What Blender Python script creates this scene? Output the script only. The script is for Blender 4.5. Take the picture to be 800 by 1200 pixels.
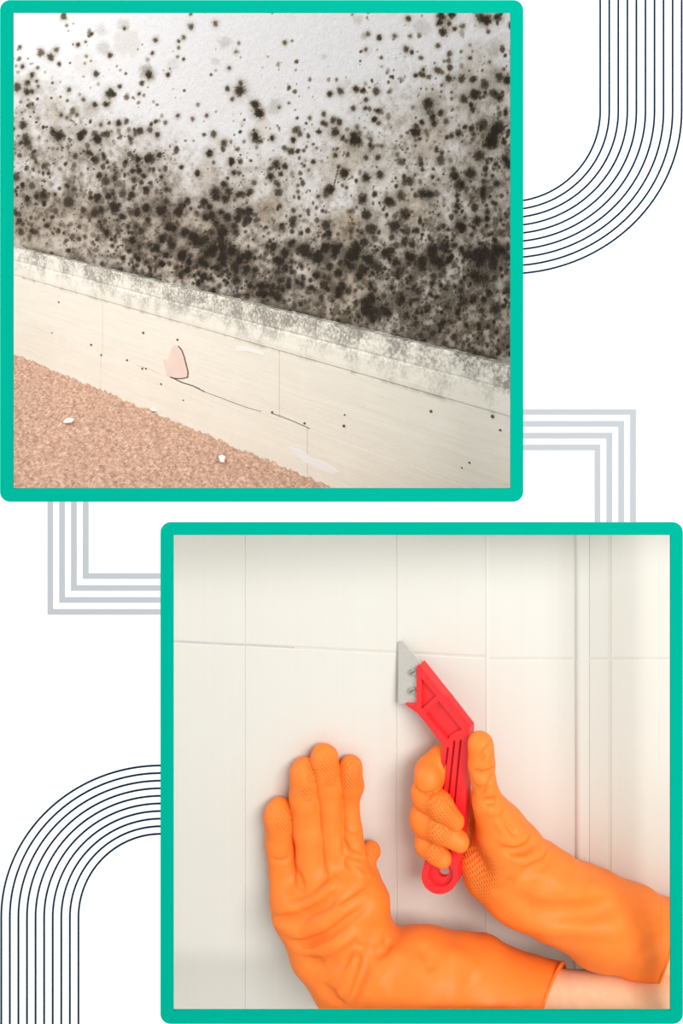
import bpy, bmesh, math, random
import numpy as np
from mathutils import Vector, Matrix
from mathutils.geometry import tessellate_polygon

scene = bpy.context.scene
for o in list(bpy.data.objects):
    bpy.data.objects.remove(o, do_unlink=True)
COL = scene.collection

# ------------------------------------------------------------------ camera
# world: X right, Y away from the viewer, Z up.  The white wall front is Y = 0, camera 1 m before it.
F = 1000.0 / 0.9            # focal length in pixels of the 800x1200 frame
ZC = 1.2                    # camera height
HY = 126.0                  # row of the horizon (camera looks level, lens shifted down)
cam_d = bpy.data.cameras.new('camera')
cam_d.sensor_fit = 'VERTICAL'
cam_d.sensor_height = 36.0
cam_d.sensor_width = 24.0
cam_d.lens = 36.0 * F / 1200.0
cam_d.shift_y = -(600.0 - HY) / 1200.0
cam_d.clip_start = 0.01
cam = bpy.data.objects.new('camera', cam_d)
COL.objects.link(cam)
cam.location = (0, -1.0, ZC)
cam.rotation_euler = (math.pi / 2, 0, 0)
scene.camera = cam

# ------------------------------------------------------------------ light
world = bpy.data.worlds.new('world')
scene.world = world
world.use_nodes = True
bg = world.node_tree.nodes['Background']
bg.inputs[0].default_value = (1.0, 1.0, 1.0, 1)
bg.inputs[1].default_value = 0.60


def area_light(name, loc, target, size, power, color):
    d = bpy.data.lights.new(name, 'AREA')
    d.shape = 'RECTANGLE'
    d.size, d.size_y = size
    d.energy = power
    d.color = color
    o = bpy.data.objects.new(name, d)
    COL.objects.link(o)
    o.location = loc
    o.rotation_euler = (Vector(target) - Vector(loc)).to_track_quat('-Z', 'Y').to_euler()
    return o


# soft studio light in front, to the right and a little above
area_light('softbox_light', (1.30, -2.9, 2.45), (0.1, 0.1, 0.6), (2.0, 1.5), 142, (1.0, 0.985, 0.955))
# daylight window of the carpeted room, at its far left
area_light('window_light', (-1.9, 0.45, ZC + 0.65), (-0.25, 0.75, ZC - 0.25), (1.0, 1.2), 30, (1.0, 0.99, 0.97))

scene.view_settings.view_transform = 'Standard'
scene.view_settings.look = 'None'
scene.view_settings.exposure = 0.0
scene.view_settings.gamma = 1.0
scene.view_settings.use_curve_mapping = False


# ------------------------------------------------------------------ helpers
def P(px, py, Y):
    d = 1.0 + Y
    return Vector(((px - 400.0) / F * d, Y, ZC - (py - HY) / F * d))


def to_px(p):
    d = 1.0 + p[..., 1]
    return 400.0 + p[..., 0] / d * F, HY + (ZC - p[..., 2]) / d * F


def ray_plane(px, py, p0, n):
    o = Vector((0, -1.0, ZC))
    d = Vector(((px - 400.0) / F, 1.0, -(py - HY) / F))
    t = (p0 - o).dot(n) / d.dot(n)
    return o + d * t


def srgb(r, g, b):
    def f(c):
        c /= 255.0
        return c / 12.92 if c <= 0.04045 else ((c + 0.055) / 1.055) ** 2.4
    return (f(r), f(g), f(b), 1.0)


class NT:
    def __init__(self, name):
        self.m = bpy.data.materials.new(name)
        self.m.use_nodes = True
        self.t = self.m.node_tree
        self.b = self.t.nodes['Principled BSDF']

    def n(self, kind, **kw):
        nd = self.t.nodes.new(kind)
        for k, v in kw.items():
            setattr(nd, k, v)
        return nd

    def l(self, a, b):
        self.t.links.new(a, b)

    def math(self, op, a, b=None, clamp=False):
        nd = self.n('ShaderNodeMath', operation=op, use_clamp=clamp)
        for i, v in enumerate((a, b)):
            if v is None:
                continue
            if isinstance(v, (int, float)):
                nd.inputs[i].default_value = v
            else:
                self.l(v, nd.inputs[i])
        return nd.outputs[0]

    def ramp(self, fac, stops, interp='LINEAR'):
        nd = self.n('ShaderNodeValToRGB')
        cr = nd.color_ramp
        cr.interpolation = interp
        while len(cr.elements) < len(stops):
            cr.elements.new(0.5)
        for e, (p, c) in zip(cr.elements, stops):
            e.position = p
            e.color = c if not isinstance(c, (int, float)) else (c, c, c, 1)
        self.l(fac, nd.inputs[0])
        return nd.outputs[0]

    def mix(self, fac, a, b, blend='MIX'):
        nd = self.n('ShaderNodeMix', data_type='RGBA', blend_type=blend)
        for i, v in ((0, fac), (6, a), (7, b)):
            if isinstance(v, (int, float, tuple)):
                nd.inputs[i].default_value = v
            else:
                self.l(v, nd.inputs[i])
        return nd.outputs[2]

    def noise(self, vec, scale, detail=3, rough=0.55):
        nd = self.n('ShaderNodeTexNoise')
        nd.inputs['Scale'].default_value = scale
        nd.inputs['Detail'].default_value = detail
        nd.inputs['Roughness'].default_value = rough
        self.l(vec, nd.inputs['Vector'])
        return nd.outputs[0]

    def coords(self, which='Object'):
        return self.n('ShaderNodeTexCoord').outputs[which]

    def mapping(self, vec, scale):
        nd = self.n('ShaderNodeMapping')
        nd.inputs['Scale'].default_value = scale
        self.l(vec, nd.inputs[0])
        return nd.outputs[0]

    def bump(self, h, strength, dist):
        nd = self.n('ShaderNodeBump')
        nd.inputs['Strength'].default_value = strength
        nd.inputs['Distance'].default_value = dist
        self.l(h, nd.inputs['Height'])
        self.l(nd.outputs[0], self.b.inputs['Normal'])

    def set(self, color=None, rough=0.5, spec=0.5, metal=0.0):
        if color is not None:
            if isinstance(color, tuple):
                self.b.inputs['Base Color'].default_value = color
            else:
                self.l(color, self.b.inputs['Base Color'])
        self.b.inputs['Roughness'].default_value = rough
        self.b.inputs['Specular IOR Level'].default_value = spec
        self.b.inputs['Metallic'].default_value = metal


MAT = {}


def plain(name, color, rough=0.8, spec=0.2, metal=0.0, vary=0.0, scale=40):
    t = NT(name)
    c = color
    if vary:
        v = t.noise(t.coords(), scale, 4)
        c = t.mix(v, tuple(x * (1 - vary) for x in color[:3]) + (1,), tuple(min(1, x * (1 + vary)) for x in color[:3]) + (1,))
    t.set(c, rough, spec, metal)
    MAT[name] = t.m
    return t


plain('white_paint', (0.93, 0.93, 0.93, 1), 1.0, 0.0)
plain('green_lacquer', (0.0, 0.362, 0.262, 1), 0.9, 0.0)
plain('bounce_floor_grey', (0.5, 0.49, 0.47, 1), 0.9, 0.1, vary=0.06, scale=8)
plain('navy_vinyl', (0.004, 0.022, 0.05, 1), 0.9, 0.0)
plain('grey_vinyl', (0.42, 0.45, 0.485, 1), 0.9, 0.0)


def link(name, me, mat, parent=None, smooth=False, kind=None):
    o = bpy.data.objects.new(name, me)
    COL.objects.link(o)
    if mat:
        me.materials.append(MAT[mat])
    if parent is not None:
        o.parent = parent
    if smooth:
        me.polygons.foreach_set('use_smooth', [True] * len(me.polygons))
    if kind:
        o['kind'] = kind
    return o


def tag(o, label, cat, group=None):
    o['label'] = label
    o['category'] = cat
    if group:
        o['group'] = group
    return o


def empty(name, loc):
    o = bpy.data.objects.new(name, None)
    COL.objects.link(o)
    o.location = loc
    o.empty_display_size = 0.02
    return o


def adopt(child, parent):
    """parent meshes built in world coordinates to an empty standing elsewhere"""
    child.parent = parent
    child.matrix_parent_inverse = Matrix.Translation(-Vector(parent.location))
    return child


def mesh_from(name, v, f):
    me = bpy.data.meshes.new(name)
    me.from_pydata([tuple(p) for p in v], [], [tuple(q) for q in f])
    me.update()
    return me


class Shells:
    """collects extruded polygons and small solids into one mesh"""
    def __init__(self):
        self.v, self.f = [], []

    def prism(self, outer, holes, to3, d0, d1, off):
        """outer/holes: 2d points; to3(x, y) -> point; off = direction in which depth grows"""
        loops = [list(outer)] + [list(h) for h in holes]
        flat = [p for lp in loops for p in lp]
        tris = tessellate_polygon([[Vector((p[0], p[1], 0)) for p in lp] for lp in loops])
        base = len(self.v)
        n = len(flat)
        pts = [to3(*p) for p in flat]
        self.v += [p + off * d0 for p in pts] + [p + off * d1 for p in pts]
        for t in tris:
            self.f.append([base + i for i in t])
            self.f.append([base + n + i for i in reversed(t)])
        k = 0
        for lp in loops:
            m = len(lp)
            for i in range(m):
                a, b = base + k + i, base + k + (i + 1) % m
                self.f.append([a, b, b + n, a + n])
            k += m

    def box(self, c, ax, ay, az):
        base = len(self.v)
        for sx in (-1, 1):
            for sy in (-1, 1):
                for sz in (-1, 1):
                    self.v.append(c + ax * sx + ay * sy + az * sz)
        for q in ((0, 1, 3, 2), (4, 6, 7, 5), (0, 4, 5, 1), (2, 3, 7, 6), (0, 2, 6, 4), (1, 5, 7, 3)):
            self.f.append([base + i for i in q])

    def mesh(self, name):
        me = mesh_from(name, self.v, self.f)
        bm = bmesh.new()
        bm.from_mesh(me)
        bmesh.ops.recalc_face_normals(bm, faces=bm.faces)
        bm.to_mesh(me)
        bm.free()
        return me


def bevel(o, w, seg=2, ang=40):
    m = o.modifiers.new('bevel', 'BEVEL')
    m.width = w
    m.segments = seg
    m.limit_method = 'ANGLE'
    m.angle_limit = math.radians(ang)


# value noise (numpy)
def vnoise(x, y, seed):
    rs = np.random.RandomState(seed)
    tab = rs.rand(256, 256).astype(np.float32)
    xi, yi = np.floor(x).astype(int), np.floor(y).astype(int)
    fx, fy = x - xi, y - yi
    fx, fy = fx * fx * (3 - 2 * fx), fy * fy * (3 - 2 * fy)
    a, b = tab[xi & 255, yi & 255], tab[(xi + 1) & 255, yi & 255]
    c, d = tab[xi & 255, (yi + 1) & 255], tab[(xi + 1) & 255, (yi + 1) & 255]
    return (a * (1 - fx) + b * fx) * (1 - fy) + (c * (1 - fx) + d * fx) * fy


def fbm(x, y, seed, octv=3):
    s, a, t = 0, 1.0, 0
    for i in range(octv):
        s = s + a * vnoise(x * 2 ** i, y * 2 ** i, seed + i)
        t += a
        a *= 0.5
    return s / t


# ================================================================== white wall with two openings
FR = {'up': (0, 0, 613, 588, 15, 15, 598, 573), 'lo': (188, 612, 800, 1200, 203, 627, 785.5, 1185)}
S0 = 1.0 / F


def W(px, py):
    return P(px, py, 0.0)


EX = Vector((1, 0, 0)); EY = Vector((0, 1, 0)); EZ = Vector((0, 0, 1))
rect = lambda a, b, c, d: [(a, b), (c, b), (c, d), (a, d)]


def rounded(a, b, c, d, r, seg=8):
    pts = []
    for cx, cy, a0 in ((c - r, b + r, -90), (c - r, d - r, 0), (a + r, d - r, 90), (a + r, b + r, 180)):
        for i in range(seg + 1):
            t = math.radians(a0 + 90 * i / seg)
            pts.append((cx + r * math.cos(t), cy + r * math.sin(t)))
    return pts


sh = Shells()
sh.prism([(-620, -560), (1420, -560), (1420, 596), (808, 596), (808, 1208), (180, 1208), (180, 1590), (-620, 1590)], [rounded(*FR[k][:4], 12) for k in FR], W, 0.0, 0.006, EY)
link('wall_front', sh.mesh('wall_front'), 'white_paint', kind='structure')
sh = Shells()
sh.prism([(-3, -5), (3, -5), (3, 2.5), (-3, 2.5)], [], lambda x, y: Vector((x, y, -0.13)), 0.0, 0.02, EZ)  # unseen grey floor, added to block and bounce light from below
link('bounce_floor', sh.mesh('bounce_floor'), 'bounce_floor_grey', kind='structure')

for key, lab in (('up', 'green rounded square frame around the mouldy wall and baseboard'),
                 ('lo', 'green rounded square frame around the tiled wall and gloved hands')):
    a, b, c, d, e, f, g, h = FR[key]
    # set into the wall, its face half a millimetre proud
    s = Shells()
    s.prism(rounded(a, b, c, d, 12), [rect(e, f, g, h)], lambda x, y: P(x, y, -0.0005), 0.0, 0.0025, EY)
    o = link('picture_frame', s.mesh('picture_frame'), 'green_lacquer')
    tag(o, lab, 'frame')


# ------------------------------------------------------------------ line ornaments on the white wall
def strip(points, width, closed=False):
    """flat strip of constant width along 2d points (pixels)"""
    pts = [Vector(p) for p in points]
    L, R = [], []
    for i, p in enumerate(pts):
        if i == 0:
            t = (pts[1] - p).normalized(); nn = Vector((-t.y, t.x)); k = 1
        elif i == len(pts) - 1:
            t = (p - pts[i - 1]).normalized(); nn = Vector((-t.y, t.x)); k = 1
        else:
            t0 = (p - pts[i - 1]).normalized(); t1 = (pts[i + 1] - p).normalized()
            n0 = Vector((-t0.y, t0.x)); n1 = Vector((-t1.y, t1.x))
            nn = (n0 + n1).normalized(); k = 1 / max(0.3, nn.dot(n0))
        L.append(p + nn * width / 2 * k)
        R.append(p - nn * width / 2 * k)
    return [tuple(p) for p in L + R[::-1]]


def ornament(label, mat, lines, width, base):
    root = empty('line_ornament', W(*base))
    tag(root, label, 'ornament')
    for ln in lines:
        s = Shells()
        n = len(ln)
        poly = strip(ln, width)
        pts = [W(*p) for p in poly]
        m = len(pts)
        v = [p - EY * 0.0004 for p in pts] + [p - EY * 0.00002 for p in pts]
        fs = []
        for i in range(n - 1):
            fs.append((i, i + 1, m - 2 - i, m - 1 - i))
            fs.append((m + i + 1, m + i, m + m - 1 - i, m + m - 2 - i))
        for i in range(m):
            j = (i + 1) % m
            fs.append((j, i, i + m, j + m))
        o = link('line', mesh_from('line', v, fs), mat)
        adopt(o, root)
    return root


lines = []
for i in range(10):
    rx, ry = 108 + 10.6 * i, 106.3 + 9.38 * i
    pts = [(595 + rx, -115), (595 + rx, 60)]
    pts += [(595 + rx * math.cos(t), 130 + ry * math.sin(t)) for t in [math.pi / 2 * k / 40 for k in range(41)]]
    lines.append([p for p in pts if p[0] > 604])
ornament('ten thin navy lines in parallel curving from the top into the mouldy wall frame', 'navy_vinyl', lines, 2.1, (640, 320))
lines = []
for i in range(10):
    rx, ry = 97 + 10.05 * i, 98 + 8.9 * i
    cx, cy = 189, 1075
    pts = [(cx - rx, 1315), (cx - rx, 1150)]
    pts += [(cx - rx * math.cos(t), cy - ry * math.sin(t)) for t in [math.pi / 2 * k / 40 for k in range(41)]]
    pts.append((195, cy - ry))
    lines.append(pts)
ornament('ten thin navy lines in parallel curving from the bottom into the tiled wall frame', 'navy_vinyl', lines, 2.1, (60, 1200))
lines = []
for i in range(4):
    x, y = 741.6 - 13.9 * i, 482.7 + 13.85 * i
    lines.append([(606, y), (x, y), (x, 620)])
ornament('four grey right-angled bars between the right sides of both frames', 'grey_vinyl', lines, 6.8, (720, 612))
lines = []
for i in range(4):
    x, y = 59.1 + 13.8 * i, 716.9 - 14 * i
    lines.append([(x, 580), (x, y), (195, y)])
ornament('four grey right-angled bars between the left sides of both frames', 'grey_vinyl', lines, 6.8, (80, 720))

# ================================================================== upper room: mouldy wall, baseboard, carpet
DR = 1.20                                     # depth of baseboard top at its right visible end (px 598, 430)
AX = Vector(((598 - 400) / F * DR, DR - 1.0, ZC - (430 - HY) / F * DR))
vdir = Vector(((-670 - 400) / F, 1.0, 0)).normalized()     # along the wall, away to the left
sdir = -vdir                                               # along the wall, to the right
ndir = Vector((-vdir.y, vdir.x, 0))                        # candidate normal
if ndir.y > 0:
    ndir = -ndir                                           # towards the viewer / the room
HB = (122 / 164.0) * (304 / F * DR)                        # height of the baseboard
ZT = AX.z
ZF = ZT - HB                                               # carpet level
BT = 0.016                                                 # baseboard thickness at top edge
# wall frame: s along wall (0 at right visible end), n out of the wall, z up from the carpet
WO = Vector((AX.x, AX.y, ZF)) - ndir * BT
MW = Matrix(((sdir.x, ndir.x, 0, WO.x), (sdir.y, ndir.y, 0, WO.y), (0, 0, 1, WO.z), (0, 0, 0, 1)))
MWI = MW.inverted()


def wall_sz(px, py, n):
    """pixel -> (s, z) on the plane at distance n out of the wall"""
    q = MWI @ ray_plane(px, py, WO + ndir * n, ndir)
    return q.x, q.z


# --- mould spots: (u, v, radius) in 150 px tiles enlarged to 800
TILES = {
    (15, 15): [(175, 247, 22), (237, 275, 22), (272, 232, 18), (605, 505, 28), (608, 267, 16), (407, 200, 14), (318, 22, 20),
               (120, 390, 18), (30, 465, 24), (92, 435, 20), (88, 495, 20), (60, 335, 14), (285, 765, 30), (250, 745, 18), (520, 385, 18),
               (65, 700, 24), (420, 765, 20), (445, 745, 18), (590, 760, 22), (510, 755, 20), (515, 577, 16), (150, 428, 12),
               (108, 572, 14), (350, 480, 14), (585, 572, 20), (668, 460, 14), (440, 540, 14), (662, 690, 20), (550, 700, 14), (492, 130, 10),
               (697, 100, 11), (336, 78, 9), (290, 320, 12), (155, 345, 11), (400, 638, 14), (340, 655, 13), (45, 215, 12), (120, 490, 18),
               (300, 640, 14), (525, 785, 20), (80, 780, 24), (455, 180, 9), (735, 785, 14)],
    (160, 15): [(340, 85, 20), (493, 70, 18), (77, 388, 24), (650, 485, 34), (760, 628, 28), (740, 575, 26), (650, 440, 18), (570, 475, 15),
                (578, 345, 14), (620, 243, 14), (295, 155, 14), (120, 170, 15), (98, 255, 12), (480, 760, 20), (740, 775, 24), (595, 540, 14),
                (638, 190, 10), (262, 178, 10), (262, 217, 10), (255, 275, 9), (258, 645, 14), (350, 665, 14), (195, 385, 14), (20, 740, 22),
                (85, 730, 18), (130, 765, 16), (15, 505, 12), (340, 10, 10), (180, 685, 12), (120, 680, 12), (440, 640, 12), (293, 290, 9)],
    (305, 15): [(153, 185, 14), (672, 135, 16), (660, 230, 16), (595, 478, 20), (500, 490, 24), (433, 508, 17), (580, 597, 16), (468, 745, 30),
                (587, 780, 34), (455, 672, 20), (492, 683, 18), (392, 690, 17), (395, 630, 15), (475, 418, 11), (215, 735, 20), (245, 755, 18),
                (75, 780, 18), (712, 668, 16), (735, 612, 15), (370, 745, 14), (742, 155, 16), (115, 592, 10), (310, 658, 12), (653, 597, 12),
                (740, 690, 14), (725, 490, 22), (5, 630, 18), (205, 790, 14), (175, 565, 9), (575, 12, 9), (660, 545, 16), (635, 485, 12)],
    (450, 15): [(485, 412, 26), (552, 420, 22), (628, 445, 26), (720, 400, 28), (768, 422, 26), (562, 507, 34), (682, 502, 26), (718, 530, 26),
                (497, 538, 26), (275, 570, 36), (615, 698, 30), (712, 715, 42), (690, 745, 30), (195, 745, 30), (345, 62, 20), (405, 70, 18), (370, 118, 24),
                (710, 30, 24), (337, 205, 15), (330, 358, 22), (135, 228, 20), (170, 245, 15), (65, 145, 17), (163, 143, 14), (150, 40, 18),
                (405, 412, 22), (245, 390, 15), (198, 390, 15), (650, 118, 13), (230, 280, 14), (404, 300, 16), (440, 100, 15), (486, 85, 18),
                (245, 355, 14), (362, 452, 11), (545, 575, 15), (553, 605, 18), (360, 20, 26), (420, 12, 24), (640, 45, 34), (600, 30, 28), (535, 283, 12),
                (410, 255, 16), (280, 400, 14), (465, 755, 18), (545, 725, 18), (505, 715, 14), (235, 685, 16), (300, 655, 22), (310, 690, 20), (355, 625, 22),
                (385, 680, 18), (665, 790, 34), (423, 537, 9), (658, 308, 12)],
    (15, 160): [(195, 185, 20), (350, 408, 32), (192, 368, 30), (150, 372, 18), (92, 40, 26), (22, 255, 24), (118, 305, 20), (552, 462, 22),
                (528, 25, 22), (520, 145, 24), (685, 360, 22), (780, 145, 20), (748, 215, 16), (580, 280, 24), (528, 380, 26), (595, 375, 20), (678, 500, 18),
                (265, 362, 12), (120, 590, 18), (50, 600, 18), (585, 600, 20), (640, 450, 30), (745, 650, 22), (705, 160, 14), (730, 110, 18), (760, 270, 18), (510, 480, 26),
                (340, 310, 18), (385, 328, 15), (147, 160, 12), (90, 390, 20), (540, 245, 18), (470, 100, 20), (215, 555, 18), (40, 530, 18), (785, 765, 18),
                (745, 365, 20), (620, 430, 22), (775, 470, 24), (635, 260, 18), (420, 8, 16), (288, 5, 18), (62, 310, 14), (660, 600, 14), (770, 560, 18)],
    (160, 160): [(455, 105, 24), (745, 12, 26), (592, 157, 20), (85, 140, 32), (380, 230, 17), (280, 190, 13), (490, 345, 32), (500, 380, 24), (605, 225, 18),
                 (640, 228, 14), (733, 290, 18), (708, 342, 20), (665, 365, 20), (632, 365, 18), (550, 300, 20), (318, 400, 21), (262, 470, 28), (155, 465, 32),
                 (60, 340, 20), (185, 330, 18), (430, 500, 24), (470, 490, 28), (495, 540, 26), (565, 505, 30), (525, 475, 18), (575, 345, 24), (555, 390, 26), (700, 468, 28),
                 (645, 470, 26), (635, 510, 24), (690, 520, 26), (748, 522, 18), (205, 560, 30), (230, 580, 20), (375, 650, 34), (345, 620, 28), (430, 640, 26), (400, 660, 24), (300, 600, 28),
                 (160, 635, 24), (125, 690, 20), (280, 745, 26), (595, 710, 32), (695, 745, 30), (640, 775, 26), (540, 590, 34), (525, 640, 30), (535, 690, 28), (545, 760, 24),
                 (470, 600, 26), (480, 700, 26), (10, 145, 18), (155, 255, 15), (140, 115, 16), (375, 475, 12), (340, 450, 12), (285, 430, 18), (185, 405, 20), (60, 450, 26),
                 (70, 520, 18), (30, 590, 20), (220, 680, 28), (210, 640, 20), (545, 40, 24), (15, 690, 20), (45, 245, 16), (15, 215, 16), (730, 645, 10), (420, 410, 26), (455, 440, 20), (610, 560, 26),
                 (150, 790, 20), (400, 780, 22), (330, 780, 18), (180, 740, 18), (440, 730, 28), (620, 600, 22)],
    (305, 160): [(588, 25, 32), (192, 90, 22), (100, 170, 26), (152, 190, 20), (66, 252, 22), (102, 290, 18), (112, 350, 24), (332, 158, 14), (465, 116, 14),
                 (658, 255, 24), (748, 240, 24), (438, 328, 28), (410, 360, 24), (638, 388, 32), (665, 490, 30), (695, 580, 40), (650, 660, 28), (635, 600, 14),
                 (408, 550, 26), (425, 603, 19), (205, 520, 24), (205, 550, 20), (135, 565, 24), (408, 685, 28), (470, 700, 32), (595, 680, 28), (580, 740, 36), (600, 705, 24), (550, 740, 20),
                 (680, 770, 28), (285, 690, 26), (245, 705, 22), (190, 675, 22), (80, 690, 24), (155, 725, 22), (120, 780, 28), (120, 435, 14), (410, 470, 10),
                 (362, 375, 14), (390, 625, 13), (335, 645, 14), (520, 230, 28), (125, 235, 15), (350, 750, 30), (310, 740, 24), (380, 760, 22), (460, 750, 22), (790, 405, 24), (205, 25, 14), (75, 12, 12), (715, 640, 20), (785, 730, 26),
                 (275, 735, 20), (45, 690, 16), (540, 790, 22), (195, 780, 18), (695, 65, 18), (735, 130, 18), (660, 130, 16)],
    (450, 160): [(660, 38, 36), (685, 38, 28), (595, 120, 36), (352, 150, 26), (775, 170, 30), (755, 140, 18), (435, 245, 26), (430, 205, 16), (470, 300, 34), (540, 230, 36),
                 (158, 278, 30), (103, 365, 28), (40, 408, 28), (240, 355, 28), (280, 362, 28), (128, 485, 34), (68, 560, 34), (703, 293, 20), (228, 172, 18), (110, 160, 20),
                 (565, 445, 24), (578, 528, 28), (470, 555, 32), (490, 570, 24), (370, 560, 18), (372, 682, 30), (300, 705, 36), (140, 590, 26), (130, 650, 24), (175, 675, 24), (50, 630, 18),
                 (200, 590, 20), (620, 740, 40), (560, 745, 34), (710, 700, 34), (740, 720, 26), (620, 340, 24), (620, 375, 20), (625, 280, 18), (630, 200, 18), (455, 370, 14), (455, 430, 16), (645, 470, 18), (645, 515, 16),
                 (728, 520, 12), (728, 608, 12), (430, 685, 14), (535, 695, 15), (502, 507, 13), (678, 410, 13), (545, 615, 14), (300, 740, 28), (240, 770, 28), (165, 760, 28), (70, 780, 26), (345, 785, 26), (775, 690, 20), (15, 730, 18),
                 (75, 680, 20), (460, 400, 12), (450, 470, 14), (640, 430, 12), (635, 240, 14), (640, 560, 12), (645, 160, 14), (695, 750, 26), (600, 790, 26), (505, 740, 16), (410, 770, 16)],
    (160, 290): [(282, 48, 26), (150, 105, 18), (250, 125, 18), (695, 50, 30), (640, 80, 24), (325, 98, 18), (275, 175, 20), (425, 100, 24), (420, 180, 22), (505, 125, 26), (540, 60, 24), (590, 25, 32), (610, 120, 28),
                 (690, 140, 26), (620, 150, 18), (390, 215, 16), (560, 230, 14), (710, 240, 18), (780, 240, 26), (760, 290, 20), (615, 215, 18), (470, 30, 26), (185, 50, 18), (320, 140, 20), (480, 270, 16), (205, 100, 14), (735, 145, 18),
                 (690, 300, 20), (790, 290, 22), (300, 30, 16), (125, 8, 18), (400, 95, 18), (545, 100, 20), (60, 90, 14), (10, 70, 14), (790, 340, 14), (640, 300, 16)],
    (305, 290): [(122, 85, 24), (155, 35, 24), (105, 155, 20), (150, 135, 22), (135, 200, 20), (57, 242, 19), (350, 175, 24), (398, 185, 16), (488, 160, 28), (398, 235, 24), (425, 262, 18),
                 (490, 272, 30), (548, 272, 22), (488, 300, 18), (510, 235, 22), (260, 235, 20), (300, 258, 17), (175, 240, 20), (110, 255, 17), (138, 262, 16), (378, 312, 16), (690, 330, 32), (660, 390, 34), (720, 395, 30), (650, 340, 24),
                 (690, 430, 24), (640, 140, 32), (570, 120, 26), (615, 180, 22), (680, 75, 30), (710, 110, 24), (780, 405, 26), (690, 255, 15), (75, 290, 24), (25, 295, 20), (110, 310, 26), (275, 20, 34), (360, 60, 36), (400, 8, 26), (470, 20, 30), (580, 45, 36), (740, 130, 24), (700, 460, 18), (735, 430, 22),
                 (195, 150, 16), (250, 105, 16), (10, 240, 18), (225, 205, 14), (265, 195, 16), (430, 120, 24), (550, 380, 12), (560, 440, 10), (250, 355, 12), (540, 55, 18), (760, 380, 22), (690, 300, 18), (780, 30, 22), (500, 100, 20)],
    (450, 290): [(300, 20, 30), (345, 100, 32), (230, 100, 34), (65, 100, 22), (100, 145, 30), (165, 65, 26), (590, 60, 46), (680, 115, 32), (590, 190, 38), (500, 335, 32), (560, 320, 28), (105, 325, 36), (25, 410, 26), (700, 385, 34), (480, 270, 22), (310, 185, 22),
                 (520, 45, 26), (640, 30, 30), (560, 170, 26), (690, 25, 34), (770, 60, 24), (165, 200, 20), (640, 190, 24), (690, 190, 20), (415, 465, 16), (385, 370, 16), (210, 275, 24), (130, 430, 20), (610, 395, 18), (510, 485, 16), (490, 625, 13), (355, 490, 24), (270, 380, 28),
                 (230, 550, 20), (440, 560, 24), (380, 600, 18), (460, 410, 18), (210, 325, 14), (770, 270, 24), (660, 290, 22), (440, 110, 18), (410, 75, 18), (200, 480, 20), (110, 510, 14), (590, 480, 18), (700, 530, 16), (780, 370, 16), (380, 10, 26), (45, 20, 24), (240, 130, 20), (320, 90, 24), (300, 540, 22), (620, 330, 20)],
}
SPOTS = [(ox + u / 5.333, oy + v / 5.333, r / 5.333) for (ox, oy), L in TILES.items() for u, v, r in L]

# coarse mould cover, rows every 40 px from y = 0, columns every 75 px from x = 0
DENS = np.array([
    [.06, .06, .06, .10, .04, .08, .14, .22, .24],
    [.16, .10, .08, .12, .05, .08, .14, .20, .24],
    [.30, .22, .10, .10, .06, .10, .22, .32, .42],
    [.46, .36, .18, .12, .12, .20, .36, .44, .54],
    [.60, .52, .42, .24, .24, .34, .46, .50, .62],
    [.62, .62, .66, .42, .40, .38, .48, .58, .70],
    [.60, .66, .76, .62, .50, .48, .58, .64, .74],
    [.54, .62, .80, .78, .66, .62, .70, .78, .82],
    [.54, .62, .76, .80, .78, .78, .82, .90, .92],
    [.54, .62, .72, .80, .80, .84, .90, .96, .96],
    [.54, .62, .70, .80, .78, .80, .90, .92, .88],
    [.54, .62, .70, .80, .78, .74, .86, .82, .76],
    [.54, .62, .70, .80, .78, .74, .80, .78, .72]], dtype=np.float32)


def dens(px, py):
    gx = np.clip(px / 75.0, 0, 7.999)
    gy = np.clip(py / 40.0, 0, 11.999)
    ix, iy = gx.astype(int), gy.astype(int)
    fx, fy = gx - ix, gy - iy
    return (DENS[iy, ix] * (1 - fx) + DENS[iy, ix + 1] * fx) * (1 - fy) + (DENS[iy + 1, ix] * (1 - fx) + DENS[iy + 1, ix + 1] * fx) * fy


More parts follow.
